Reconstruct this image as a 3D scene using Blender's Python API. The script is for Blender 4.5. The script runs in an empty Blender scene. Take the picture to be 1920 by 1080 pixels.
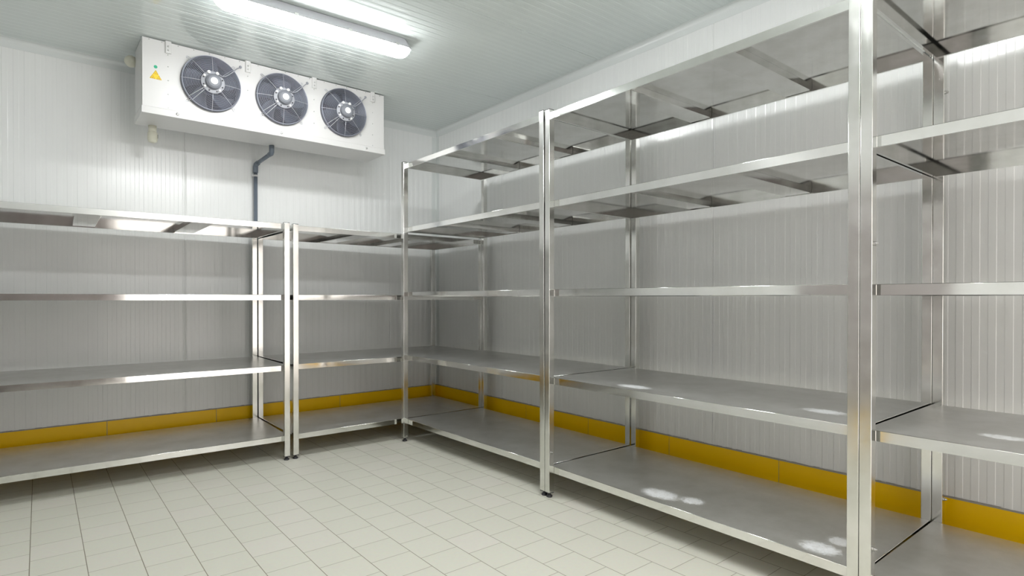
import bpy, bmesh, math, random
from mathutils import Vector, Matrix
random.seed(4)
PI = math.pi
scene = bpy.context.scene
COL = scene.collection

# ------------------------------------------------------------------ room measures (metres)
HC = 2.975            # ceiling height
XL, YF = -3.80, -6.05 # left wall, wall behind the camera
KA = 0.0161           # the back wall is a touch out of square
D = 0.9356            # front of the right racks
DL = 1.0084           # front of the left racks
W = 0.04              # post width
BH = 0.0397           # shelf edge height
BK = 0.1385           # front face of the back posts, from the wall
LIP = 0.011

# ------------------------------------------------------------------ helpers
def link(o, parent=None):
    COL.objects.link(o)
    if parent is not None:
        o.parent = parent
    return o

def tag(o, label=None, cat=None, group=None, kind=None):
    if label: o['label'] = label
    if cat: o['category'] = cat
    if group: o['group'] = group
    if kind: o['kind'] = kind
    return o

def empty(name, loc, rz=0.0):
    o = bpy.data.objects.new(name, None)
    o.empty_display_size = 0.1
    o.location = loc
    o.rotation_euler = (0, 0, rz)
    return link(o)

def obj(name, bm, mats, parent=None, smooth=False, loc=None, recalc=True):
    if recalc:
        bmesh.ops.recalc_face_normals(bm, faces=bm.faces)
    me = bpy.data.meshes.new(name)
    bm.to_mesh(me); bm.free()
    if not isinstance(mats, (list, tuple)): mats = [mats]
    for m in mats: me.materials.append(m)
    if smooth:
        for p in me.polygons: p.use_smooth = True
    o = bpy.data.objects.new(name, me)
    if loc is not None: o.location = loc
    return link(o, parent)

def structure(name, bm, mats, **k):
    return tag(obj(name, bm, mats, **k), kind='structure')

def box(bm, x0, x1, y0, y1, z0, z1, mat=0, bev=0.0, seg=2):
    vs = [bm.verts.new((x, y, z)) for z in (z0, z1) for y in (y0, y1) for x in (x0, x1)]
    idx = [(0, 2, 3, 1), (4, 5, 7, 6), (0, 1, 5, 4), (2, 6, 7, 3), (0, 4, 6, 2), (1, 3, 7, 5)]
    fs = []
    for f in idx:
        fc = bm.faces.new([vs[i] for i in f]); fc.material_index = mat; fs.append(fc)
    if bev > 0:
        es = list({e for f in fs for e in f.edges})
        r = bmesh.ops.bevel(bm, geom=es, offset=bev, segments=seg, affect='EDGES', profile=0.5)
        for f in r['faces']:
            f.material_index = mat; f.smooth = True
    return vs

def ring_pts(c, axis_u, axis_v, r, n, a0=0.0):
    return [c + axis_u * (r * math.cos(a0 + 2 * PI * i / n)) + axis_v * (r * math.sin(a0 + 2 * PI * i / n)) for i in range(n)]

def tube(bm, pts, r, n=8, closed=False, mat=0, cap=True):
    """round bar along a list of points"""
    pts = [Vector(p) for p in pts]
    N = len(pts); rings = []
    up = None
    for i, p in enumerate(pts):
        if closed:
            d = pts[(i + 1) % N] - pts[i - 1]
        else:
            d = pts[min(i + 1, N - 1)] - pts[max(i - 1, 0)]
        d.normalize()
        if up is None:
            up = Vector((0, 0, 1)) if abs(d.z) < 0.9 else Vector((1, 0, 0))
        u = (up - d * up.dot(d)).normalized(); v = d.cross(u); up = u
        rr = r[i] if isinstance(r, (list, tuple)) else r
        rings.append([bm.verts.new(q) for q in ring_pts(p, u, v, rr, n)])
    M = N if closed else N - 1
    for i in range(M):
        a, b = rings[i], rings[(i + 1) % N]
        for k in range(n):
            f = bm.faces.new((a[k], a[(k + 1) % n], b[(k + 1) % n], b[k])); f.smooth = True; f.material_index = mat
    if cap and not closed:
        for rg in (rings[0], rings[-1]):
            f = bm.faces.new(rg); f.material_index = mat

def lathe(bm, prof, c=(0, 0, 0), axis='Z', n=32, mat=0, smooth=True, capends=True):
    """profile of (radius, height) turned about an axis"""
    c = Vector(c)
    A = {'Z': (Vector((1, 0, 0)), Vector((0, 1, 0)), Vector((0, 0, 1))),
         'Y': (Vector((1, 0, 0)), Vector((0, 0, 1)), Vector((0, 1, 0)))}[axis]
    rings = []
    for r, h in prof:
        rings.append([bm.verts.new(c + A[2] * h + A[0] * (r * math.cos(2 * PI * i / n)) + A[1] * (r * math.sin(2 * PI * i / n))) for i in range(n)])
    for a, b in zip(rings, rings[1:]):
        for k in range(n):
            f = bm.faces.new((a[k], a[(k + 1) % n], b[(k + 1) % n], b[k])); f.smooth = smooth; f.material_index = mat
    if capends:
        for rg in (rings[0], rings[-1]):
            f = bm.faces.new(rg); f.material_index = mat

def prism(bm, prof, p0, p1, u, v, mat=0, smooth=False):
    """closed 2-D profile [(a,b)] in axes u,v, extruded from p0 to p1"""
    p0, p1, u, v = Vector(p0), Vector(p1), Vector(u), Vector(v)
    A = [bm.verts.new(p0 + u * a + v * b) for a, b in prof]
    B = [bm.verts.new(p1 + u * a + v * b) for a, b in prof]
    n = len(prof)
    for k in range(n):
        f = bm.faces.new((A[k], A[(k + 1) % n], B[(k + 1) % n], B[k])); f.material_index = mat; f.smooth = smooth
    bm.faces.new(A).material_index = mat; bm.faces.new(B).material_index = mat

# ------------------------------------------------------------------ materials
def newmat(name):
    m = bpy.data.materials.new(name); m.use_nodes = True
    nt = m.node_tree
    b = nt.nodes['Principled BSDF']
    return m, nt, b

def N(nt, t, **k):
    n = nt.nodes.new(t)
    for a, v in k.items():
        if a.startswith('i_'): n.inputs[a[2:].replace('_', ' ')].default_value = v
        else: setattr(n, a, v)
    return n

def simple(name, col, rough=0.5, metal=0.0, spec=0.5, noise=0.0):
    m, nt, b = newmat(name)
    b.inputs['Base Color'].default_value = (*col, 1)
    b.inputs['Roughness'].default_value = rough
    b.inputs['Metallic'].default_value = metal
    b.inputs['Specular IOR Level'].default_value = spec
    if noise:
        tc = N(nt, 'ShaderNodeTexCoord'); nz = N(nt, 'ShaderNodeTexNoise'); nz.inputs['Scale'].default_value = 9
        mr = N(nt, 'ShaderNodeMapRange'); mr.inputs['To Min'].default_value = rough - noise; mr.inputs['To Max'].default_value = rough + noise
        nt.links.new(tc.outputs['Object'], nz.inputs['Vector']); nt.links.new(nz.outputs['Fac'], mr.inputs['Value'])
        nt.links.new(mr.outputs['Result'], b.inputs['Roughness'])
    return m

def painted_panel(name, col, rough, var=0.04, bump=0.02):
    m, nt, b = newmat(name)
    L = nt.links.new
    tc = N(nt, 'ShaderNodeTexCoord')
    n1 = N(nt, 'ShaderNodeTexNoise'); n1.inputs['Scale'].default_value = 1.3; n1.inputs['Detail'].default_value = 3
    L(tc.outputs['Object'], n1.inputs['Vector'])
    cr = N(nt, 'ShaderNodeValToRGB')
    cr.color_ramp.elements[0].position = 0.3; cr.color_ramp.elements[1].position = 0.7
    cr.color_ramp.elements[0].color = (col[0] * (1 - var), col[1] * (1 - var), col[2] * (1 - var * .8), 1)
    cr.color_ramp.elements[1].color = (*col, 1)
    L(n1.outputs['Fac'], cr.inputs['Fac']); L(cr.outputs['Color'], b.inputs['Base Color'])
    b.inputs['Roughness'].default_value = rough
    n2 = N(nt, 'ShaderNodeTexNoise'); n2.inputs['Scale'].default_value = 5; n2.inputs['Detail'].default_value = 2
    L(tc.outputs['Object'], n2.inputs['Vector'])
    bp = N(nt, 'ShaderNodeBump'); bp.inputs['Strength'].default_value = bump; bp.inputs['Distance'].default_value = 0.02
    L(n2.outputs['Fac'], bp.inputs['Height']); L(bp.outputs['Normal'], b.inputs['Normal'])
    return m

def steel(name, col, r0, r1, stretch=(1, 1, 1), bump=0.05, glint_spots=None, dirt=0.12, metal=1.0):
    m, nt, b = newmat(name)
    L = nt.links.new
    b.inputs['Metallic'].default_value = metal
    tc = N(nt, 'ShaderNodeTexCoord')
    geo = N(nt, 'ShaderNodeNewGeometry')
    mp = N(nt, 'ShaderNodeMapping'); mp.inputs['Scale'].default_value = stretch
    L(geo.outputs['Position'], mp.inputs['Vector'])
    brush = N(nt, 'ShaderNodeTexNoise'); brush.inputs['Scale'].default_value = 40; brush.inputs['Detail'].default_value = 4
    L(mp.outputs['Vector'], brush.inputs['Vector'])
    cloud = N(nt, 'ShaderNodeTexNoise'); cloud.inputs['Scale'].default_value = 7; cloud.inputs['Detail'].default_value = 5; cloud.inputs['Roughness'].default_value = .6
    L(geo.outputs['Position'], cloud.inputs['Vector'])
    cr = N(nt, 'ShaderNodeValToRGB')
    cr.color_ramp.elements[0].position = 0.35; cr.color_ramp.elements[1].position = 0.62
    cr.color_ramp.elements[0].color = (col[0] * (1 - dirt), col[1] * (1 - dirt), col[2] * (1 - dirt * 1.15), 1)
    cr.color_ramp.elements[1].color = (*col, 1)
    L(cloud.outputs['Fac'], cr.inputs['Fac']); L(cr.outputs['Color'], b.inputs['Base Color'])
    mr = N(nt, 'ShaderNodeMapRange'); mr.inputs['From Min'].default_value = .3; mr.inputs['From Max'].default_value = .7
    mr.inputs['To Min'].default_value = r0; mr.inputs['To Max'].default_value = r1
    mx = N(nt, 'ShaderNodeMath', operation='MULTIPLY_ADD'); mx.inputs[1].default_value = .35
    ad = N(nt, 'ShaderNodeMath', operation='MULTIPLY'); ad.inputs[1].default_value = .65
    L(cloud.outputs['Fac'], ad.inputs[0]); L(brush.outputs['Fac'], mx.inputs[0]); L(ad.outputs[0], mx.inputs[2])
    L(mx.outputs[0], mr.inputs['Value']); 
    bp = N(nt, 'ShaderNodeBump'); bp.inputs['Strength'].default_value = bump; bp.inputs['Distance'].default_value = 0.004
    wav = N(nt, 'ShaderNodeTexNoise'); wav.inputs['Scale'].default_value = 3.5; wav.inputs['Detail'].default_value = 1
    L(geo.outputs['Position'], wav.inputs['Vector'])
    L(wav.outputs['Fac'], bp.inputs['Height'])
    last = bp
    rough_out = mr.outputs['Result']
    if glint_spots:
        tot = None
        for (dx, dy, dz, rx, ry) in glint_spots:
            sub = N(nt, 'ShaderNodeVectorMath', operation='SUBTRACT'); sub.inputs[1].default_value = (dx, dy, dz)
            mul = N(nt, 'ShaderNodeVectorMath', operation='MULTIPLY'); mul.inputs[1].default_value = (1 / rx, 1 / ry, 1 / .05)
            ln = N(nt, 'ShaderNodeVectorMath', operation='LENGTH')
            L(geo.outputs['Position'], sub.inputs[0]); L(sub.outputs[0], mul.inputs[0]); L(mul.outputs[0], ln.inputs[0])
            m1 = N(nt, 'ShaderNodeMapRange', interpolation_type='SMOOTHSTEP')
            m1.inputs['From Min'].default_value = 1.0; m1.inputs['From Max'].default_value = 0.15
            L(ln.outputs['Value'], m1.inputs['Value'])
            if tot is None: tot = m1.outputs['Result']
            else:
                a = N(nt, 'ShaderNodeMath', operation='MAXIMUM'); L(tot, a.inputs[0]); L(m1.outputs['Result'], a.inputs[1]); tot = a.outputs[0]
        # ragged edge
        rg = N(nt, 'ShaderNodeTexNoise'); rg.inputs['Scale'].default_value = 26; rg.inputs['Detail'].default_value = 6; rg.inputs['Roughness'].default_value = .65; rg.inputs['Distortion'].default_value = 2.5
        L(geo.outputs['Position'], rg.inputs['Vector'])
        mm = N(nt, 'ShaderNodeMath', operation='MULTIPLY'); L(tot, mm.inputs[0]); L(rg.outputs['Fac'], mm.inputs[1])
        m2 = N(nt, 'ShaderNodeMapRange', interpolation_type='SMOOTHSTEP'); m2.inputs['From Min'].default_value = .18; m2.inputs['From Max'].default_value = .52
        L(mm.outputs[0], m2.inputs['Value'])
        # lamp glints painted into the colour as pale, non-metal patches
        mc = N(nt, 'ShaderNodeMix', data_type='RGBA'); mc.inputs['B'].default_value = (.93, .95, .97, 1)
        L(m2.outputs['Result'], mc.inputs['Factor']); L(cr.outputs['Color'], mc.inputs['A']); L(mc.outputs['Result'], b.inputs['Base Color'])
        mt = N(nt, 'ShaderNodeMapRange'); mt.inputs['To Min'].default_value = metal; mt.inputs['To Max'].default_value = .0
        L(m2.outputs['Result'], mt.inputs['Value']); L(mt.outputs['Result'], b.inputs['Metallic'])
    L(rough_out, b.inputs['Roughness'])
    L(last.outputs['Normal'], b.inputs['Normal'])
    return m

M_wall = painted_panel('panel_paint', (.88, .89, .88), .20, bump=.02)
M_ceil = painted_panel('ceiling_paint', (.71, .765, .75), .05, bump=.003)
M_trim = simple('trim_paint', (.76, .79, .78), .25)
M_dark = simple('dark_slot', (.25, .26, .25), .8)  # plain dark grey, used for the slot on the pipe stub
M_steel = steel('stainless_frame', (.82, .82, .80), .11, .24, (1, 1, .05), bump=.15)
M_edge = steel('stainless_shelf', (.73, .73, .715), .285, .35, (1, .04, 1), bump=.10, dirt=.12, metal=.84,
               glint_spots=[(-.80, -3.50, .18, .13, .20), (-.76, -3.66, .18, .10, .12), (-.83, -4.30, .18, .12, .15), (-.70, -4.33, .18, .10, .10),
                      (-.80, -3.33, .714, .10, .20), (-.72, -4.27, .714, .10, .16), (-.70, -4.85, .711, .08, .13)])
M_front = steel('stainless_fold', (.86, .86, .845), .05, .15, (.04, .04, 1), bump=.12, dirt=.08)
M_under = steel('stainless_underside', (.80, .80, .785), .07, .13, (1, 1, 1), bump=.10)
M_black = simple('black_plastic', (.03, .03, .035), .45)
M_white = simple('white_enamel', (.68, .675, .667), .32)
M_zinc = simple('zinc_screw', (.55, .55, .54), .35, 1.0)
M_guard = simple('guard_wire', (.33, .345, .41), .35, .4)
M_wire = simple('bright_wire', (.62, .63, .68), .28, .8)
M_shroud = simple('fan_shroud', (.15, .16, .19), .4, .3)
M_blade = simple('fan_blade', (.09, .105, .14), .35, .2)
M_fins = simple('coil_fins', (.02, .022, .032), .6, .3)
M_motor = simple('motor_cast', (.22, .23, .26), .5, 0)
M_flange = simple('motor_flange', (.42, .43, .47), .5, 0)
M_cap = simple('motor_label', (.93, .93, .93), .4)
M_cable = simple('cable_grey', (.33, .34, .38), .5)
M_pipe = simple('drain_pvc', (.155, .185, .225), .35)
M_cream = simple('cream_plastic', (.70, .69, .58), .5)
M_yel = simple('sign_yellow', (.95, .62, .02), .45)
M_sign = simple('sign_black', (.16, .11, .02), .5)
M_green = simple('green_dot', (.02, .40, .22), .45)
M_grout = simple('grey_grout', (.36, .34, .32), .85)

def yellow_tile():
    m, nt, b = newmat('yellow_glazed_tile'); L = nt.links.new
    g = N(nt, 'ShaderNodeNewGeometry'); n = N(nt, 'ShaderNodeTexNoise'); n.inputs['Scale'].default_value = 4
    cr = N(nt, 'ShaderNodeValToRGB'); cr.color_ramp.elements[0].color = (.98, .58, .0, 1); cr.color_ramp.elements[1].color = (1.0, .63, .0, 1)
    L(g.outputs['Position'], n.inputs['Vector']); L(n.outputs['Fac'], cr.inputs['Fac']); L(cr.outputs['Color'], b.inputs['Base Color'])
    b.inputs['Roughness'].default_value = .3
    b.inputs['Specular IOR Level'].default_value = .35
    return m
M_yt = yellow_tile()

def floor_tiles():
    m, nt, b = newmat('floor_tiles'); L = nt.links.new
    P = 0.1975
    g = N(nt, 'ShaderNodeNewGeometry'); sp = N(nt, 'ShaderNodeSeparateXYZ'); L(g.outputs['Position'], sp.inputs[0])
    def mth(op, a, bb=None, c=None):
        n = N(nt, 'ShaderNodeMath', operation=op)
        for i, v in enumerate((a, bb, c)):
            if v is None: continue
            if isinstance(v, (int, float)): n.inputs[i].default_value = v
            else: L(v, n.inputs[i])
        return n.outputs[0]
    xr = mth('MULTIPLY_ADD', sp.outputs['Y'], .007, mth('ADD', sp.outputs['X'], 1.139 + .0231))
    yr = mth('MULTIPLY_ADD', sp.outputs['X'], -.007, mth('ADD', sp.outputs['Y'], 3.113 - .008))
    u = mth('DIVIDE', xr, P); row = mth('FLOOR', u); fu = mth('SUBTRACT', u, row)
    odd = mth('MODULO', mth('ABSOLUTE', row), 2.0)            # 1 for every other row
    v = mth('ADD', mth('DIVIDE', yr, P), mth('MULTIPLY', mth('SUBTRACT', 1.0, odd), .5))
    colm = mth('FLOOR', v); fv = mth('SUBTRACT', v, colm)
    du = mth('MINIMUM', fu, mth('SUBTRACT', 1.0, fu)); dv = mth('MINIMUM', fv, mth('SUBTRACT', 1.0, fv))
    gu = N(nt, 'ShaderNodeMapRange', interpolation_type='SMOOTHSTEP'); gu.inputs['From Min'].default_value = .0105; gu.inputs['From Max'].default_value = .0055
    gv = N(nt, 'ShaderNodeMapRange', interpolation_type='SMOOTHSTEP'); gv.inputs['From Min'].default_value = .0095; gv.inputs['From Max'].default_value = .0045
    L(du, gu.inputs['Value']); L(dv, gv.inputs['Value'])
    gm = mth('MAXIMUM', gu.outputs['Result'], mth('MULTIPLY', gv.outputs['Result'], .9))
    cmb = N(nt, 'ShaderNodeCombineXYZ'); L(row, cmb.inputs[0]); L(colm, cmb.inputs[1])
    wn = N(nt, 'ShaderNodeTexWhiteNoise', noise_dimensions='2D'); L(cmb.outputs[0], wn.inputs['Vector'])
    cr = N(nt, 'ShaderNodeValToRGB')
    cr.color_ramp.elements[0].color = (.73, .725, .635, 1); cr.color_ramp.elements[1].color = (.76, .74, .665, 1)
    e = cr.color_ramp.elements.new(.6); e.color = (.74, .735, .645, 1)
    L(wn.outputs['Value'], cr.inputs['Fac'])
    nz = N(nt, 'ShaderNodeTexNoise'); nz.inputs['Scale'].default_value = 60; L(g.outputs['Position'], nz.inputs['Vector'])
    m1 = N(nt, 'ShaderNodeMix', data_type='RGBA', blend_type='MULTIPLY'); m1.inputs['Factor'].default_value = .08
    L(cr.outputs['Color'], m1.inputs['A']); L(nz.outputs['Color'], m1.inputs['B'])
    m2 = N(nt, 'ShaderNodeMix', data_type='RGBA'); m2.inputs['B'].default_value = (.25, .22, .16, 1)
    L(gm, m2.inputs['Factor']); L(m1.outputs['Result'], m2.inputs['A']); L(m2.outputs['Result'], b.inputs['Base Color'])
    b.inputs['Roughness'].default_value = .42
    bp = N(nt, 'ShaderNodeBump'); bp.inputs['Strength'].default_value = .35; bp.inputs['Distance'].default_value = .002; bp.invert = True
    L(gm, bp.inputs['Height']); L(bp.outputs['Normal'], b.inputs['Normal'])
    return m
M_floor = floor_tiles()

def lamp_mat(strength):
    m, nt, b = newmat('lamp_diffuser')
    b.inputs['Base Color'].default_value = (.9, .9, .9, 1)
    b.inputs['Emission Color'].default_value = (.985, 1.0, 1.0, 1)
    b.inputs['Emission Strength'].default_value = strength
    return m
M_lamp = lamp_mat(9.6)
M_lamp2 = lamp_mat(17.0)

# ------------------------------------------------------------------ room shell
bm = bmesh.new(); box(bm, XL - .1, .1, YF - .1, .1, -.1, 0); structure('floor', bm, M_floor)

RD = 0.0012   # depth of the shallow ribs of the sandwich panels
def rib_profile(L0, L1, pitch, phase, joints=()):
    """list of (s, depth) along a ribbed sheet; depth 0 = raised, RD = lowered; joints are narrow V grooves"""
    pts = []; t = .0028
    k = math.floor((L0 - phase) / pitch) - 1
    s = phase + k * pitch
    while s < L1 + pitch:
        h = pitch / 2
        for a, d in ((s - t / 2, 0), (s + t / 2, RD), (s + h - t / 2, RD), (s + h + t / 2, 0)):
            pts.append((a, d))
        s += pitch
    for j in joints:
        pts = [p for p in pts if abs(p[0] - j) > .006]
        pts += [(j - .0025, 0), (j - .001, .004), (j + .001, .004), (j + .0025, 0)]
    pts = sorted(p for p in pts if L0 < p[0] < L1)
    return [(L0, pts[0][1])] + pts + [(L1, pts[-1][1])]

def ribbed(bm, prof, fn, a, b):
    """sheet whose cross-section is prof, running from parameter a to b; fn(s, depth, t) -> point"""
    A = [bm.verts.new(fn(s, d, a)) for s, d in prof]; B = [bm.verts.new(fn(s, d, b)) for s, d in prof]
    for i in range(len(prof) - 1):
        bm.faces.new((A[i], A[i + 1], B[i + 1], B[i]))
    # thickness: a plain back sheet 8 cm behind
    C = [bm.verts.new(fn(prof[k][0], .08, t)) for k in (0, -1) for t in (a, b)]
    bm.faces.new((C[0], C[1], C[3], C[2]))
    bm.faces.new((A[0], B[0], C[1], C[0])); bm.faces.new((A[-1], B[-1], C[3], C[2]))

def oriented(bm, inside):
    """normals of the front sheet towards the room"""
    inside = Vector(inside)
    bm.normal_update()
    for f in bm.faces:
        if f.normal.dot(inside - f.calc_center_median()) < 0: f.normal_flip()

MID = (-1.9, -3.0, 1.4)
n = math.hypot(1, KA); ax, ay = 1 / n, KA / n
bm = bmesh.new()
ribbed(bm, rib_profile(-3.95, .09, .0589, -2.4602, (-2.386, -.558)), lambda s, d, t: (s * ax - d * ay, s * ay + d * ax, t), -.02, HC + .02)
oriented(bm, MID); structure('wall_back', bm, M_wall, recalc=False)
bm = bmesh.new()
ribbed(bm, rib_profile(-6.15, .09, .0585, -4.2512, (-3.301, -1.15, -5.45)), lambda s, d, t: (d, s, t), -.02, HC + .02)
oriented(bm, MID); structure('wall_right', bm, M_wall, recalc=False)
bm = bmesh.new()
ribbed(bm, rib_profile(-6.15, .09, .059, 0), lambda s, d, t: (XL - d, s, t), -.02, HC + .02)
oriented(bm, MID); structure('wall_left', bm, M_wall, recalc=False)
bm = bmesh.new()
DX0, DX1, DH = -2.40, -.06, 2.65      # unseen opening added behind the camera to let in fill light
ribbed(bm, rib_profile(-3.95, DX0, .059, 0), lambda s, d, t: (s, YF - d, t), -.02, HC + .02)
ribbed(bm, rib_profile(DX1, .09, .059, 0), lambda s, d, t: (s, YF - d, t), -.02, HC + .02)
ribbed(bm, rib_profile(DX0, DX1, .059, 0), lambda s, d, t: (s, YF - d, t), DH, HC + .02)
oriented(bm, MID); structure('wall_front', bm, M_wall, recalc=False)
bm = bmesh.new()
ribbed(bm, rib_profile(-6.15, .09, .0580, -2.3377, (-1.227, -2.37, -3.52)), lambda s, d, t: (t, s, HC + d), XL - .1, .09)
oriented(bm, MID); structure('ceiling', bm, M_ceil, recalc=False)

# coved trims where walls meet ceiling and each other
def cove(r, fl, th=.0018, n=8):
    """profile (a away from the wall, b down from the ceiling)"""
    p = [(fl, 0)] if False else []
    out = [(r + .012, 0), (r + .012, th)]
    for i in range(n + 1):
        t = i / n * PI / 2
        out.append((r - (r - th) * math.sin(t) , r - (r - th) * math.cos(t)))
    out += [(th, r + fl), (0, r + fl)]
    out += [(0, 0)]
    return out
bm = bmesh.new()
prism(bm, cove(.026, .038), (-3.9 * ax, -3.9 * ay, HC), (0, 0, HC), (ay, -ax, 0), (0, 0, -1)); structure('trim_1', bm, M_trim)
bm = bmesh.new()
prism(bm, cove(.026, .038), (0, -6.05, HC), (0, 0, HC), (-1, 0, 0), (0, 0, -1)); structure('trim_2', bm, M_trim)
bm = bmesh.new()
prism(bm, [(0, 0), (.055, 0), (.055, .0015), (.012, .0015), (.0045, .0045), (.0015, .012), (.0015, .055), (0, .055)], (-.0005, -.0005, 0), (-.0005, -.0005, HC - .07), (-ax, -ay, 0), (0, -1, 0)); structure('trim_3', bm, M_trim)

# yellow glazed skirting tiles with grey grout
TB = .2733
def skirting(bm, s0, s1, joints, fn):
    e = [s0] + list(joints) + [s1]
    def bx(a, b, d0, d1, z0, z1, mat, bev=0):
        vs = box(bm, a, b, d0, d1, z0, z1, mat)
        return vs
    allv = []
    for a, b in zip(e, e[1:]):
        allv += bx(a + .002, b - .002, 0, .012, .003, TB - .008, 0)
    allv += bx(s0, s1, 0, .010, 0, TB - .009, 1)
    # rough grout bead along the top
    s = s0; k = 0
    while s < s1:
        w = .018 + .02 * random.random()
        allv += bx(s, min(s + w, s1), 0, .0115, TB - .0085, TB - .0015 + random.uniform(-.0015, .0015), 1)
        s += w
    for v in allv: v.co = Vector(fn(*v.co))
bm = bmesh.new()
skirting(bm, -3.78, -.0135, (-3.65, -2.907, -2.159, -1.084, -.34), lambda s, d, z: (s * ax + d * ay, s * ay - d * ax, z))
structure('baseboard_back', bm, [M_yt, M_grout])
bm = bmesh.new()
skirting(bm, -6.04, -.0005, (-5.96, -5.215, -4.47, -3.728, -2.983, -2.241, -1.50, -.76), lambda s, d, z: (-d, s, z))
structure('baseboard_right', bm, [M_yt, M_grout])

bm = bmesh.new()
skirting(bm, -3.50, -3.30, (-3.40,), lambda s, d, z: (XL + d, s, z))
structure('baseboard_left', bm, [M_yt, M_grout])  # unseen short piece, sized for its orange reflection in the near posts
bm = bmesh.new()
box(bm, XL + .001, XL + .05, -3.95, -2.85, .30, 2.12, 0, .004, 2)
dr = structure('door_1', bm, simple('door_leaf_grey', (.42, .39, .385), .35))
bm = bmesh.new()
tube(bm, [(XL + .05, -2.97, 1.0), (XL + .10, -2.97, 1.0), (XL + .10, -2.97, 1.22), (XL + .05, -2.97, 1.22)], .010, 10)
obj('door_handle', bm, M_black, dr)

bm = bmesh.new()
box(bm, XL + .05, -2.42, YF + .001, YF + .06, .02, 2.12, 0, .004, 2)
d2 = structure('added_panel_front', bm, simple('added_panel_plum', (.28, .24, .235), .5))  # unseen dark panel, added to darken reflections in the shelf corners
bm = bmesh.new()
box(bm, XL + .001, XL + .05, -5.92, -5.05, .02, 2.12, 0, .004, 2)
d3 = structure('added_panel_left', bm, simple('added_panel_dark', (.20, .19, .18), .5))  # another unseen panel, added for dark reflections in the right racks' corners

# ------------------------------------------------------------------ shelving units
def tray_bm(x0, x1, y0, y1, zt, h=BH):
    """folded sheet-metal shelf: top, four turned-down edges with rounded folds and a return lip, all open below"""
    bm = bmesh.new()
    r = .0018
    # nested loops from the lip up over the edge to the top sheet
    loops = [(LIP, zt - h), (.0, zt - h), (0, zt - r), (r * .3, zt - r * .3), (r, zt)]
    rings = []
    for ins, z in loops:
        rings.append([bm.verts.new(p) for p in ((x0 + ins, y0 + ins, z), (x1 - ins, y0 + ins, z), (x1 - ins, y1 - ins, z), (x0 + ins, y1 - ins, z))])
    for i, (a, b) in enumerate(zip(rings, rings[1:])):
        for k in range(4):
            f = bm.faces.new((a[k], a[(k + 1) % 4], b[(k + 1) % 4], b[k])); f.smooth = i >= 2; f.material_index = 2
    bm.faces.new(rings[-1])
    # inner side of the sheet, mirror-smooth underside
    t = .0015
    inner = [(LIP, zt - h + t), (t, zt - h + t), (t, zt - t)]
    ir = []
    for ins, z in inner:
        ir.append([bm.verts.new(p) for p in ((x0 + ins, y0 + ins, z), (x1 - ins, y0 + ins, z), (x1 - ins, y1 - ins, z), (x0 + ins, y1 - ins, z))])
    for a, b in zip(ir, ir[1:]):
        for k in range(4):
            f = bm.faces.new((a[k], b[k], b[(k + 1) % 4], a[(k + 1) % 4])); f.material_index = 1
    f = bm.faces.new(ir[-1][::-1]); f.material_index = 1
    for k in range(4):
        f = bm.faces.new((rings[0][k], ir[0][k], ir[0][(k + 1) % 4], rings[0][(k + 1) % 4])); f.material_index = 1
    return bm

def channel_bm(along, c, a0, a1, z1, w=.14, h=.034):
    """hat-shaped stiffener under a shelf; 'along' = axis it runs along"""
    bm = bmesh.new()
    prof = [(-w / 2, 0), (-w / 2 + .003, -h + .003), (-w / 2 + .006, -h), (w / 2 - .006, -h), (w / 2 - .003, -h + .003), (w / 2, 0)]
    if along == 'x':
        prism(bm, prof, (a0, c, z1), (a1, c, z1), (0, 1, 0), (0, 0, 1))
    else:
        prism(bm, prof, (c, a0, z1), (c, a1, z1), (1, 0, 0), (0, 0, 1))
    return bm

def post_bm(x0, y0, z0, z1):
    bm = bmesh.new(); box(bm, x0, x0 + W, y0, y0 + W, z0, z1, 0, .0022, 2); return bm

def foot_bm(cx, cy):
    bm = bmesh.new()
    box(bm, cx - W / 2 + .0005, cx + W / 2 - .0005, cy - W / 2 + .0005, cy + W / 2 - .0005, .0265, .0298)
    lathe(bm, [(.009, .0265), (.009, .016), (.011, .0135), (.0175, .010), (.019, .005), (.0175, .0)], (cx, cy, 0), 'Z', 20)
    return bm

def cap_bm(cx, cy, z):
    bm = bmesh.new(); box(bm, cx - W / 2 + .0006, cx + W / 2 - .0006, cy - W / 2 + .0006, cy + W / 2 - .0006, z, z + .0028, 0, .0008, 1); return bm

def bolt_bm(p, d):
    """cap-nut on a post face; d = outward direction (unit x or y)"""
    bm = bmesh.new(); p = Vector(p); d = Vector(d)
    tube(bm, [p, p + d * .003], .008, 14); tube(bm, [p + d * .003, p + d * .010], .0058, 6); tube(bm, [p + d * .010, p + d * .0135], [.0045, .002], 8)
    return bm

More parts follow.
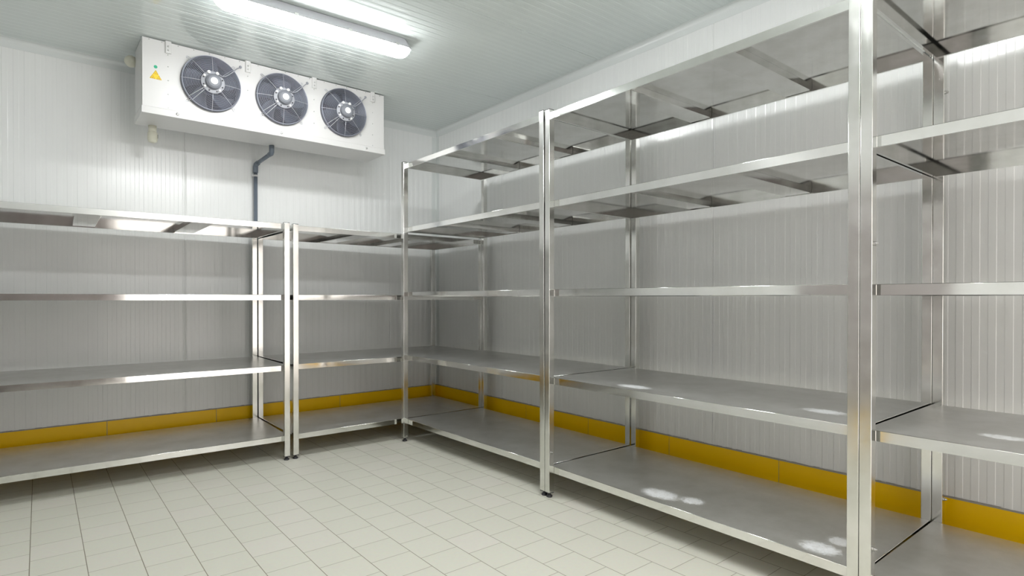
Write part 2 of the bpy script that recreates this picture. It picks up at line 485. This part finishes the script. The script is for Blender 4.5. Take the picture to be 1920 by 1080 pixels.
def rack(label, axis, s0, s1, front, back, levels, ztop, chans, origin, warp=None, bolts=()):
    """axis 'y' = along the right wall (front/back are x), 'x' = along the back wall (front/back are y)."""
    root = empty('shelving_unit', origin)
    tag(root, label, 'shelving unit', 'stainless steel shelving units along the two walls')
    O = Vector(origin)
    def put(name, bm, mats, parent):
        for v in bm.verts:
            if warp: v.co = warp(v.co)
            v.co -= O
        return obj(name, bm, mats, parent)
    f, b = front, back           # front face of front posts, front face of back posts
    corners = []
    for s in (s0, s1 - W):
        for q in (f, b):
            corners.append((q, s) if axis == 'y' else (s, q))
    for (px, py) in corners:
        p = put('post', post_bm(px, py, .03, ztop), M_steel, root)
        put('foot', foot_bm(px + W / 2, py + W / 2), M_black, p)
        put('post_cap', cap_bm(px + W / 2, py + W / 2, ztop + .0001), M_black, p)
        for (tx, ty, z, dx, dy) in bolts:
            if abs(tx - px - W / 2) < .03 and abs(ty - py - W / 2) < .03:
                put('bolt', bolt_bm((px + W / 2 + dx * W / 2, py + W / 2 + dy * W / 2, z), (dx, dy, 0)), M_zinc, p)
    g = .0032
    for zl in levels:
        if axis == 'y':
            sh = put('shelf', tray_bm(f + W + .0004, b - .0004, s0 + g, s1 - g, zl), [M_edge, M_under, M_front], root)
            for c in chans:
                put('stiffener', channel_bm('x', c, f + W + .004, b - .004, zl - .0018), M_under, sh)
        else:
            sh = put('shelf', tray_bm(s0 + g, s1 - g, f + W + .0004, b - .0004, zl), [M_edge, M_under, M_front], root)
            for c in chans:
                put('stiffener', channel_bm('y', c, f + W + .004, b - .004, zl - .0018), M_under, sh)
    return root

Y1, Y2, Y3 = -1.0105, -2.7616, -4.4905
def warp_front(k):
    def w(co):
        fr = min(1.0, max(0.0, (-co.x - .1385) / (D - .1385)))
        return Vector((co.x + k * (co.y - Y2) * fr, co.y, co.z))
    return w
def warp_lean(co):
    v = warp_front(-.0127)(co)
    fr = min(1.0, max(0.0, (-co.x - .1385) / (D - .1385)))
    fy = min(1.0, max(0.0, (Y1 - .05 - co.y) / (Y1 - .05 - Y2 - .05)))
    v.y += fy * (.010 * (1 - fr) + .012 * fr * co.z / 2.3)
    return v
# right wall: three bays
rack('tall five-shelf steel unit on the right wall nearest the room corner', 'y', Y2 + .0012, Y1, -D, -BK,
     (.1817, .7156, 1.2425, 1.7811, 2.3155), 2.3175, (-2.137, -1.50), (-.55, (Y1 + Y2) / 2, 0), warp_lean)
rack('tall steel unit filling the middle of the right wall, bright lamp glints painted on its lowest shelf', 'y', Y3 + .0008, Y2 - .0012, -D, -BK,
     (.1804, .7140, 1.2424, 1.7747, 2.3088), 2.3115, (-3.892, -3.308), (-.55, (Y2 + Y3) / 2, 0), warp_front(.0159),
     bolts=[(-D + W / 2, Y2 - W / 2, .27, 0, -1)])
rack('tall five-shelf steel unit at the right edge, cut off by the frame', 'y', Y3 - 1.50, Y3 - .0008, -D, -BK,
     (.1804, .7107, 1.2400, 1.7753, 2.3090), 2.3115, (-5.45, -4.98), (-.55, Y3 - .75, 0), warp_front(.0159),
     bolts=[(-D + W / 2, Y3 - W / 2, 1.3855, 0, -1), (-D + W / 2, Y3 - W / 2, .2854, 0, -1), (-BK + W / 2, Y3 - W / 2, .2854, 0, -1), (-BK + W / 2, Y3 - W / 2, 2.1123, 0, -1)])
# back wall: two lower bays
X0 = -1.8541
rack('low four-shelf steel unit on the back wall, cut off by the left frame edge', 'x', X0 - 1.80, X0 - .0117, -DL, -BK,
     (.1755, .6939, 1.2147, 1.7389), 1.7410, (-3.055, -2.42), (X0 - .9, -.57, 0), lambda co: Vector((co.x + .0085 * (co.y + DL) / (DL - .1), co.y, co.z)))
rack('low four-shelf steel unit on the back wall reaching into the room corner', 'x', X0 + .0117, -.1000, -DL, -BK,
     (.1763, .6978, 1.2157, 1.7322), 1.7360, (-1.25, -.70), (X0 + .87, -.57, 0), lambda co: Vector((co.x - .0085 * (co.y + DL) / (DL - .1) * (1 if co.x < -1 else 0), co.y, co.z)))

# ------------------------------------------------------------------ ceiling lamps
def ceiling_lamp(cx, cy, label, mat, rz=0.0):
    t = empty('ceiling_light', (cx, cy, HC), rz); tag(t, label, 'ceiling light', 'sealed strip lights under the ceiling')
    Lh = .618
    bm = bmesh.new()
    def oct_ring(z, hl, hw, c):
        return [bm.verts.new(p) for p in ((-hl + c, -hw, z), (hl - c, -hw, z), (hl, -hw + c * .75, z), (hl, hw - c * .75, z), (hl - c, hw, z), (-hl + c, hw, z), (-hl, hw - c * .75, z), (-hl, -hw + c * .75, z))]
    rr = [oct_ring(-.002, Lh - .03, .050, .03), oct_ring(-.046, Lh - .004, .060, .035), oct_ring(-.056, Lh, .064, .035), oct_ring(-.062, Lh, .064, .035)]
    for a, b in zip(rr, rr[1:]):
        for k in range(8): bm.faces.new((a[k], a[(k + 1) % 8], b[(k + 1) % 8], b[k]))
    bm.faces.new(rr[0]); bm.faces.new(rr[-1])
    obj('lamp_housing', bm, simple('lamp_housing_grey', (.50, .51, .54), .45) if 'lamp_housing_grey' not in bpy.data.materials else bpy.data.materials['lamp_housing_grey'], t)
    bm = bmesh.new()
    rr = [oct_ring(-.0625, Lh - .005, .059, .040), oct_ring(-.078, Lh - .010, .057, .040), oct_ring(-.098, Lh - .022, .050, .040), oct_ring(-.112, Lh - .042, .036, .028), oct_ring(-.118, Lh - .065, .018, .012)]
    for a, b in zip(rr, rr[1:]):
        for k in range(8):
            bm.faces.new((a[k], a[(k + 1) % 8], b[(k + 1) % 8], b[k])).smooth = True
    bm.faces.new(rr[0]); bm.faces.new(rr[-1])
    obj('lamp_diffuser', bm, mat, t)
    cb = None
    for sx in (-.5, -.17, .17, .5):
        for sy in (-1, 1):
            if cb is None:
                bm = bmesh.new(); box(bm, -.012, .012, -.0015, .0015, -.012, .008, 0, .001, 1)
                cb = obj('lamp_clip', bm, M_zinc, t); c = cb
            else:
                c = cb.copy(); link(c, t)
            c.location = (sx, sy * .0658, -.056)
    return t
ceiling_lamp(-1.895, -1.705, 'lit white strip light on the ceiling in front of the fan cooler', M_lamp, -.03)
ceiling_lamp(-1.885, -4.30, 'lit strip light on the ceiling above the photographer, outside the frame', M_lamp2)

# ------------------------------------------------------------------ fan cooler
EY = math.atan(.0180)
EO = (-2.7465, -.6968, 2.4521)
cool = empty('fan_cooler', EO, EY)
tag(cool, 'white wall-to-ceiling fan cooler with three round black fans and a yellow warning sticker', 'air cooler')
cool.scale = (1.0135,) * 3
EL, ED, EH = 1.779, .325, .508
FC = [(.4195, .2845), (.9150, .2845), (1.4110, .2845)]
FR = .187
bm = bmesh.new()
# front sheet with three round openings
z0, z1 = .043, EH
cells = [0, (FC[0][0] + FC[1][0]) / 2, (FC[1][0] + FC[2][0]) / 2, EL]
NS = 64
def vert(cache, x, z, y=0.0):
    k = (round(x, 5), round(z, 5), round(y, 5))
    if k not in cache: cache[k] = bm.verts.new((x, y, z))
    return cache[k]
cache = {}
for i, (cx, cz) in enumerate(FC):
    xa, xb = cells[i], cells[i + 1]
    hs = .205
    sx0, sx1 = cx - hs, cx + hs; sz0, sz1 = cz - hs, cz + hs
    circ = [vert(cache, cx + FR * math.cos(2 * PI * k / NS), cz + FR * math.sin(2 * PI * k / NS)) for k in range(NS)]
    sq = []
    for k in range(NS):
        a = 2 * PI * k / NS; c, s = math.cos(a), math.sin(a); m = hs / max(abs(c), abs(s))
        sq.append(vert(cache, cx + m * c, cz + m * s))
    for k in range(NS):
        bm.faces.new((circ[k], circ[(k + 1) % NS], sq[(k + 1) % NS], sq[k]))
    for (a, b, c, d) in ((xa, sx0, z0, z1), (sx1, xb, z0, z1), (sx0, sx1, z0, sz0), (sx0, sx1, sz1, z1)):
        bm.faces.new([vert(cache, a, c), vert(cache, b, c), vert(cache, b, d), vert(cache, a, d)])
    # turned-in collar
    inn = [bm.verts.new((v.co.x, .09, v.co.z)) for v in circ]
    for k in range(NS):
        f = bm.faces.new((circ[k], inn[k], inn[(k + 1) % NS], circ[(k + 1) % NS])); f.smooth = True; f.material_index = 1
# sides, top, bottom, back
P = [(0, 0), (EL, 0), (EL, ED), (0, ED)]
lo = [bm.verts.new((x, y, z0)) for x, y in P]; hi = [bm.verts.new((x, y, z1)) for x, y in P]
for k in (1, 2, 3): bm.faces.new((lo[k], lo[(k + 1) % 4], hi[(k + 1) % 4], hi[k]))
bm.faces.new(lo); bm.faces.new(hi)
obj('casing', bm, [M_white, M_shroud], cool)
bm = bmesh.new()
box(bm, .01, EL - .01, .115, .125, z0 + .005, z1 - .005); obj('coil', bm, M_fins, cool)
# drip tray along the bottom
bm = bmesh.new()
prism(bm, [(-.0095, .0455), (-.0095, .0015), (-.008, 0), (ED + .004, -.006), (ED + .006, .046), (.0, .046), (.0, .0505)], (-.005, 0, 0), (EL + .006, 0, 0), (0, 1, 0), (0, 0, 1))
obj('drip_tray', bm, M_white, cool)
# side panel overlap on the left
bm = bmesh.new(); box(bm, -.0022, -.0002, .02, ED - .01, .055, EH - .035); obj('side_panel', bm, M_white, cool)

def screw_bm(r=.0065):
    bm = bmesh.new(); lathe(bm, [(r, 0), (r, -.0015), (r * .8, -.0035), (r * .35, -.0042)], (0, 0, 0), 'Y', 14); return bm
sc0 = None
for x in (.2055, .9095, 1.6125):
    if sc0 is None: sc0 = obj('screw', screw_bm(.0095), M_zinc, cool); s = sc0
    else: s = sc0.copy(); link(s, cool)
    s.location = (x, -.0097, .026)
    if s is sc0:
        pass
# small rivets
rv0 = None
rv = [(x, EH - .008) for x in (.04, .115, .213, .309, .408, .51, .61, .74, .84, .94, 1.04, 1.13, 1.25, 1.35, 1.44, 1.53, 1.61, 1.74)]
for bx in (.151, .6665, 1.1665, 1.673):
    rv += [(bx, .423), (bx, .342), (bx, .247), (bx, .153)] if bx != .6665 else [(bx, .405), (bx, .300)]
rv += [(1.673, .062), (.151, .06)]
for x, z in rv:
    if rv0 is None: rv0 = obj('rivet', screw_bm(.0036), M_zinc, cool); r = rv0
    else: r = rv0.copy(); link(r, cool)
    r.location = (x, -.0004, z)
# hanging brackets
br0 = None
for bx in (.151, .6665, 1.1665, 1.673):
    if br0 is None:
        bm = bmesh.new()
        prism(bm, [(-.020, 0), (-.020, -.004), (-.014, -.011), (.014, -.011), (.020, -.004), (.020, 0)], (0, 0, .432), (0, 0, (HC - EO[2] - .001) / 1.0135), (1, 0, 0), (0, 1, 0))
        br0 = obj('hanging_bracket', bm, M_white, cool); b_ = br0
        subs = []
        for z in (.452, .477):
            s = obj('screw', screw_bm(.006), M_zinc, br0); s.location = (0, -.0112, z); subs.append(s)
    else:
        b_ = br0.copy(); link(b_, cool)
        for s in subs: c = s.copy(); link(c, b_)
    b_.location = (bx, 0, 0)
# warning sticker
bm = bmesh.new()
def tri(bm, pts, y, mat): 
    f = bm.faces.new([bm.verts.new((x, yy, z)) for (x, z), yy in zip(pts, [y] * len(pts))]); f.material_index = mat
def plate(bm, pts, y0, y1, mat):
    prism(bm, pts, (0, y0, 0), (0, y1, 0), (1, 0, 0), (0, 0, 1), mat)
ax_, az_ = .0820, .2993
T = [(.0415, .2393), (.1140, .2393), (.0778, .3010)]
plate(bm, T, -.0003, -.0012, 0)
cT = (sum(p[0] for p in T) / 3, sum(p[1] for p in T) / 3)
for k in range(3):           # three small warning triangles in the corners
    c = T[k]; q = [(c[0] + (p[0] - c[0]) * .46, c[1] + (p[1] - c[1]) * .46) for p in T]
    m = (sum(p[0] for p in q) / 3, sum(p[1] for p in q) / 3)
    q = [(m[0] + (p[0] - m[0]) * .82, m[1] + (p[1] - m[1]) * .82) for p in q]
    for i in range(3):
        a, b = Vector((q[i][0], 0, q[i][1])), Vector((q[(i + 1) % 3][0], 0, q[(i + 1) % 3][1]))
        tube(bm, [a + Vector((0, -.0013, 0)), b + Vector((0, -.0013, 0))], .0007, 4, mat=1)
    mv = Vector((m[0], -.0013, m[1]))
    if k == 2:
        tube(bm, [mv + Vector((.0015, 0, .007)), mv + Vector((-.0012, 0, .0005)), mv + Vector((.0012, 0, .0)), mv + Vector((-.001, 0, -.006))], .0008, 4, mat=1)
    elif k == 0:
        for a in range(3):
            tube(bm, [mv, mv + Vector((.005 * math.cos(a * 2.09 + .5), 0, .005 * math.sin(a * 2.09 + .5)))], .0010, 4, mat=1)
    else:
        tube(bm, [mv + Vector((-.004, 0, -.002)), mv + Vector((.003, 0, -.001)), mv + Vector((.001, 0, .003))], .0010, 4, mat=1)
stk = obj('warning_sticker', bm, [M_yel, M_sign], cool); stk['label'] = 'yellow triangular warning sticker'
bm = bmesh.new(); lathe(bm, [(.011, -.0002), (.011, -.001)], (.0770, 0, .3225), 'Y', 24); g_ = obj('green_dot_sticker', bm, M_green, cool); g_['label'] = 'small round green sticker'

# fans
def dome(r): return -.022 - .030 * (1 - min(1, (r / .187)) ** 2) ** .7
def make_fan(parent, loc, rot):
    f = bpy.data.objects.new('fan', None)
    # the fan's own ring is its mesh
    bm = bmesh.new()
    R0 = .193
    lathe(bm, [(FR - .002, .0), (FR - .002, -.020), (FR + .001, -.025), (R0, -.025), (R0 + .002, -.020), (R0 + .003, -.0003)], (0, 0, 0), 'Y', 72, capends=False)
    f = obj('fan', bm, M_shroud, parent); f.location = loc
    # wire guard
    bm = bmesh.new()
    for k in range(14):
        r = .078 + k * (.187 - .078) / 13.4
        y = dome(r)
        tube(bm, [(r * math.cos(a), y, r * math.sin(a)) for a in [2 * PI * i / 56 for i in range(56)]], .0016, 6, closed=True, mat=0)
    tube(bm, [(.1905 * math.cos(a), -.027, .1905 * math.sin(a)) for a in [2 * PI * i / 72 for i in range(72)]], .0028, 6, closed=True, mat=0)
    obj('guard_rings', bm, M_guard, f)
    bm = bmesh.new()
    for k, a in enumerate([PI / 2, PI, 3 * PI / 2, 0, PI * .74, PI * 1.22, PI * 1.27, PI * 1.75, PI * .24]):
        a += .0
        pts = []
        for i in range(9):
            r = .072 + (.197 - .072) * i / 8
            pts.append((r * math.cos(a), dome(min(r, .187)) - .002 if r < .188 else -.026, r * math.sin(a)))
        tube(bm, pts, .0016, 6)
    obj('guard_spokes', bm, M_wire, f)
    # four mounting loops on the rim
    for a in (PI * .745, PI * 1.245, PI * 1.745, PI * .26):
        bm = bmesh.new()
        c = Vector((math.cos(a) * .207, -.012, math.sin(a) * .207)); d = Vector((math.cos(a), 0, math.sin(a))); n_ = Vector((-math.sin(a), 0, math.cos(a)))
        pts = [Vector((0, -.024, 0)) + d * .192 - n_ * .006, c - n_ * .006 + d * .004 + Vector((0, .004, 0))]
        for i in range(7):
            t = -PI / 2 + PI * i / 6
            pts.append(c + d * (.010 + .007 * math.cos(t)) + n_ * (.007 * math.sin(t)) + Vector((0, .008, 0)))
        pts += [c + n_ * .006 + d * .004 + Vector((0, .004, 0)), Vector((0, -.024, 0)) + d * .192 + n_ * .006]
        tube(bm, pts, .0016, 6)
        obj('mounting_loop', bm, M_wire, f)
    # blades
    bm = bmesh.new()
    nb = 5
    for b in range(nb):
        a0 = 2 * PI * b / nb + rot
        G = []
        for i in range(7):
            r = .055 + (.178 - .055) * i / 6
            row = []
            for j in range(6):
                t = j / 5 - .5
                span = .95 - .15 * i / 6
                a = a0 + t * span + .35 * (i / 6) ** 1.5
                y = .035 + t * .055 * (1 - .25 * i / 6)
                row.append(Vector((r * math.cos(a), y, r * math.sin(a))))
            G.append(row)
        F = [[bm.verts.new(p) for p in row] for row in G]; B = [[bm.verts.new(p + Vector((0, .002, 0))) for p in row] for row in G]
        for i in range(6):
            for j in range(5):
                bm.faces.new((F[i][j], F[i + 1][j], F[i + 1][j + 1], F[i][j + 1])).smooth = True
                bm.faces.new((B[i][j], B[i][j + 1], B[i + 1][j + 1], B[i + 1][j])).smooth = True
        rim = [(i, 0) for i in range(7)] + [(6, j) for j in range(1, 6)] + [(i, 5) for i in range(5, -1, -1)] + [(0, j) for j in range(4, 0, -1)]
        for k in range(len(rim)):
            (i, j), (p, q) = rim[k], rim[(k + 1) % len(rim)]
            bm.faces.new((F[i][j], F[p][q], B[p][q], B[i][j]))
    lathe(bm, [(.056, .005), (.058, .02), (.058, .07)], (0, 0, 0), 'Y', 32)
    obj('blades', bm, M_blade, f)
    # motor
    bm = bmesh.new()
    lathe(bm, [(.050, .005), (.052, -.060), (.052, -.080), (.0505, -.087), (.048, -.0885), (.046, -.0885), (.046, -.0905), (.030, -.0906)], (0, 0, 0), 'Y', 40)
    mo = obj('motor', bm, M_motor, f)
    bm = bmesh.new()
    lathe(bm, [(.053, -.046), (.077, -.048), (.079, -.052), (.077, -.056), (.053, -.056)], (0, 0, 0), 'Y', 40)
    for k in range(8):
        a = 2 * PI * (k + .5) / 8
        lathe(bm, [(.0055, -.056), (.005, -.060)], (.066 * math.cos(a), 0, .066 * math.sin(a)), 'Y', 8, mat=1)
    obj('motor_flange', bm, [M_flange, M_black], f)
    bm = bmesh.new()
    bm.free()
    for a in (PI * .82, PI * 1.2, PI * 1.72):
        bm = bmesh.new()
        lathe(bm, [(.0085, -.056), (.0085, -.064), (.005, -.067)], (.066 * math.cos(a), 0, .066 * math.sin(a)), 'Y', 14)
        obj('screw_cap', bm, M_cap, f)
    for x in (-.030, .024):
        bm = bmesh.new()
        lathe(bm, [(.0115, -.056), (.0115, -.074), (.009, -.078), (.003, -.079)], (x, 0, .062), 'Y', 16)
        obj('cable_plug', bm, M_cap, f)
    bm = bmesh.new(); lathe(bm, [(.024, -.0908), (.024, -.0935), (.022, -.094)], (0, 0, 0), 'Y', 32); obj('motor_label', bm, M_cap, f)
    # cable to the casing
    bm = bmesh.new()
    pts = [(.034, -.066, .060), (.062, -.066, .052), (.090, -.062, .066), (.125, -.055, .100), (.160, -.045, .138), (.185, -.025, .160), (.196, .0, .174)]
    sm = []
    for i in range(len(pts) - 1):
        for k in range(5):
            t = k / 5; p0 = Vector(pts[max(i - 1, 0)]); p1 = Vector(pts[i]); p2 = Vector(pts[i + 1]); p3 = Vector(pts[min(i + 2, len(pts) - 1)])
            sm.append(.5 * ((2 * p1) + (-p0 + p2) * t + (2 * p0 - 5 * p1 + 4 * p2 - p3) * t * t + (-p0 + 3 * p1 - 3 * p2 + p3) * t ** 3))
    sm.append(Vector(pts[-1]))
    tube(bm, sm, .0036, 8)
    lathe(bm, [(.010, -.0003), (.010, -.004), (.006, -.009)], (.196, 0, .174), 'Y', 16)
    obj('cable', bm, M_cable, f)
    return f
for (cx, cz), rot in zip(FC, (.2, 1.25, 2.05)):
    make_fan(cool, (cx, -.0004, cz), rot)

# white insulated pipe ends behind and below the casing
bm = bmesh.new()
lathe(bm, [(.026, 0), (.026, -.055)], (0, 0, 0), 'Z', 28)
lathe(bm, [(.0285, -.052), (.0315, -.056), (.0325, -.100), (.029, -.118), (.018, -.126), (.004, -.128)], (0, 0, 0), 'Z', 28)
box(bm, .026, .033, -.012, -.002, -.092, -.066, 1)
s_ = obj('pipe_stub', bm, [M_cream, M_dark], cool, loc=(.100, ED - .03, .0)); s_['label'] = 'cream plastic pipe stub hanging below'
bm = bmesh.new()
pts = [(.0, 0, 0), (-.012, 0, .001), (-.022, .004, .002)]
lathe(bm, [(.0, -.02), (.025, -.018), (.038, -.005), (.041, .012), (.036, .03), (.02, .042), (.0, .045)], (-.022, .02, 0), 'Y', 28, capends=False)
tube(bm, [(.005, .02, 0), (-.03, .02, 0)], .022, 20)
s_ = obj('pipe_elbow', bm, M_cream, cool, loc=(-.0045, ED - .035, .432)); s_['label'] = 'rounded cream pipe elbow beside the casing'

# ------------------------------------------------------------------ drain pipe down the back wall
px, py = -1.853, -.0745
ex, ey = -1.811, -.385
dp = empty('drain_pipe', (px, py, 0)); tag(dp, 'dark grey plastic drain pipe running from the fan cooler down the back wall', 'pipe')
def rel(p): return Vector(p) - Vector((px, py, 0))
bm = bmesh.new(); tube(bm, [rel((px, py, .0)), rel((px, py, 2.30))], .0158, 18); obj('vertical_pipe', bm, M_pipe, dp)
bm = bmesh.new()
tube(bm, [rel(p) for p in ((px, py, 2.27), (px, py, 2.322), (px + .003, py - .006, 2.340), (px + .008, py - .045, 2.347))], [.0205, .0205, .0205, .0195], 18)
obj('lower_elbow', bm, M_pipe, dp)
bm = bmesh.new()
tube(bm, [rel(p) for p in ((px + .006, py - .03, 2.346), (ex - .004, ey + .03, 2.378))], .0158, 18); obj('sloping_pipe', bm, M_pipe, dp)
bm = bmesh.new()
tube(bm, [rel(p) for p in ((ex - .006, ey + .048, 2.377), (ex - .001, ey + .006, 2.382), (ex, ey, 2.392), (ex, ey, 2.4445))], [.0195, .0205, .0205, .0205], 18)
obj('upper_elbow', bm, M_pipe, dp)
bm = bmesh.new()
tube(bm, [rel((px, py, 2.235)), rel((px, py, 2.250))], .0185, 18); box(bm, -.028, -.012, -.008, .006, 2.236, 2.249)
box(bm, -.006, .006, .012, .040, 2.237, 2.248)
c_ = obj('pipe_clip', bm, M_white, dp); c_['label'] = 'white pipe clip'

# ------------------------------------------------------------------ camera
th, pit, rol = .6793855, -.0057057, .00048089
s, c = math.sin(th), math.cos(th); cp, sp_ = math.cos(pit), math.sin(pit)
fwd = Vector((s * cp, c * cp, sp_)); rt = Vector((c, -s, 0)); up = rt.cross(fwd)
cr_, sr_ = math.cos(rol), math.sin(rol)
R_ = rt * cr_ + up * sr_; U_ = up * cr_ - rt * sr_
cam = bpy.data.cameras.new('camera'); co = bpy.data.objects.new('camera', cam); COL.objects.link(co)
co.matrix_world = Matrix(((R_.x, U_.x, -fwd.x, -3.2602), (R_.y, U_.y, -fwd.y, -5.3281), (R_.z, U_.z, -fwd.z, 1.1868), (0, 0, 0, 1)))
cam.sensor_width = 36; cam.sensor_fit = 'HORIZONTAL'
cam.lens = 1082.1689 / 1920 * 36
cam.shift_y = (566.1562 - 540) / 1920
cam.clip_start = .02
scene.camera = co

# ------------------------------------------------------------------ world and view
w = bpy.data.worlds.new('world'); scene.world = w; w.use_nodes = True
w.node_tree.nodes['Background'].inputs['Color'].default_value = (1.0, .935, .88, 1)
w.node_tree.nodes['Background'].inputs['Strength'].default_value = .60  # warm fill entering through the added opening
scene.view_settings.view_transform = 'Standard'
scene.view_settings.look = 'None'
scene.view_settings.exposure = 2.14
scene.view_settings.gamma = 1
scene.view_settings.use_curve_mapping = False
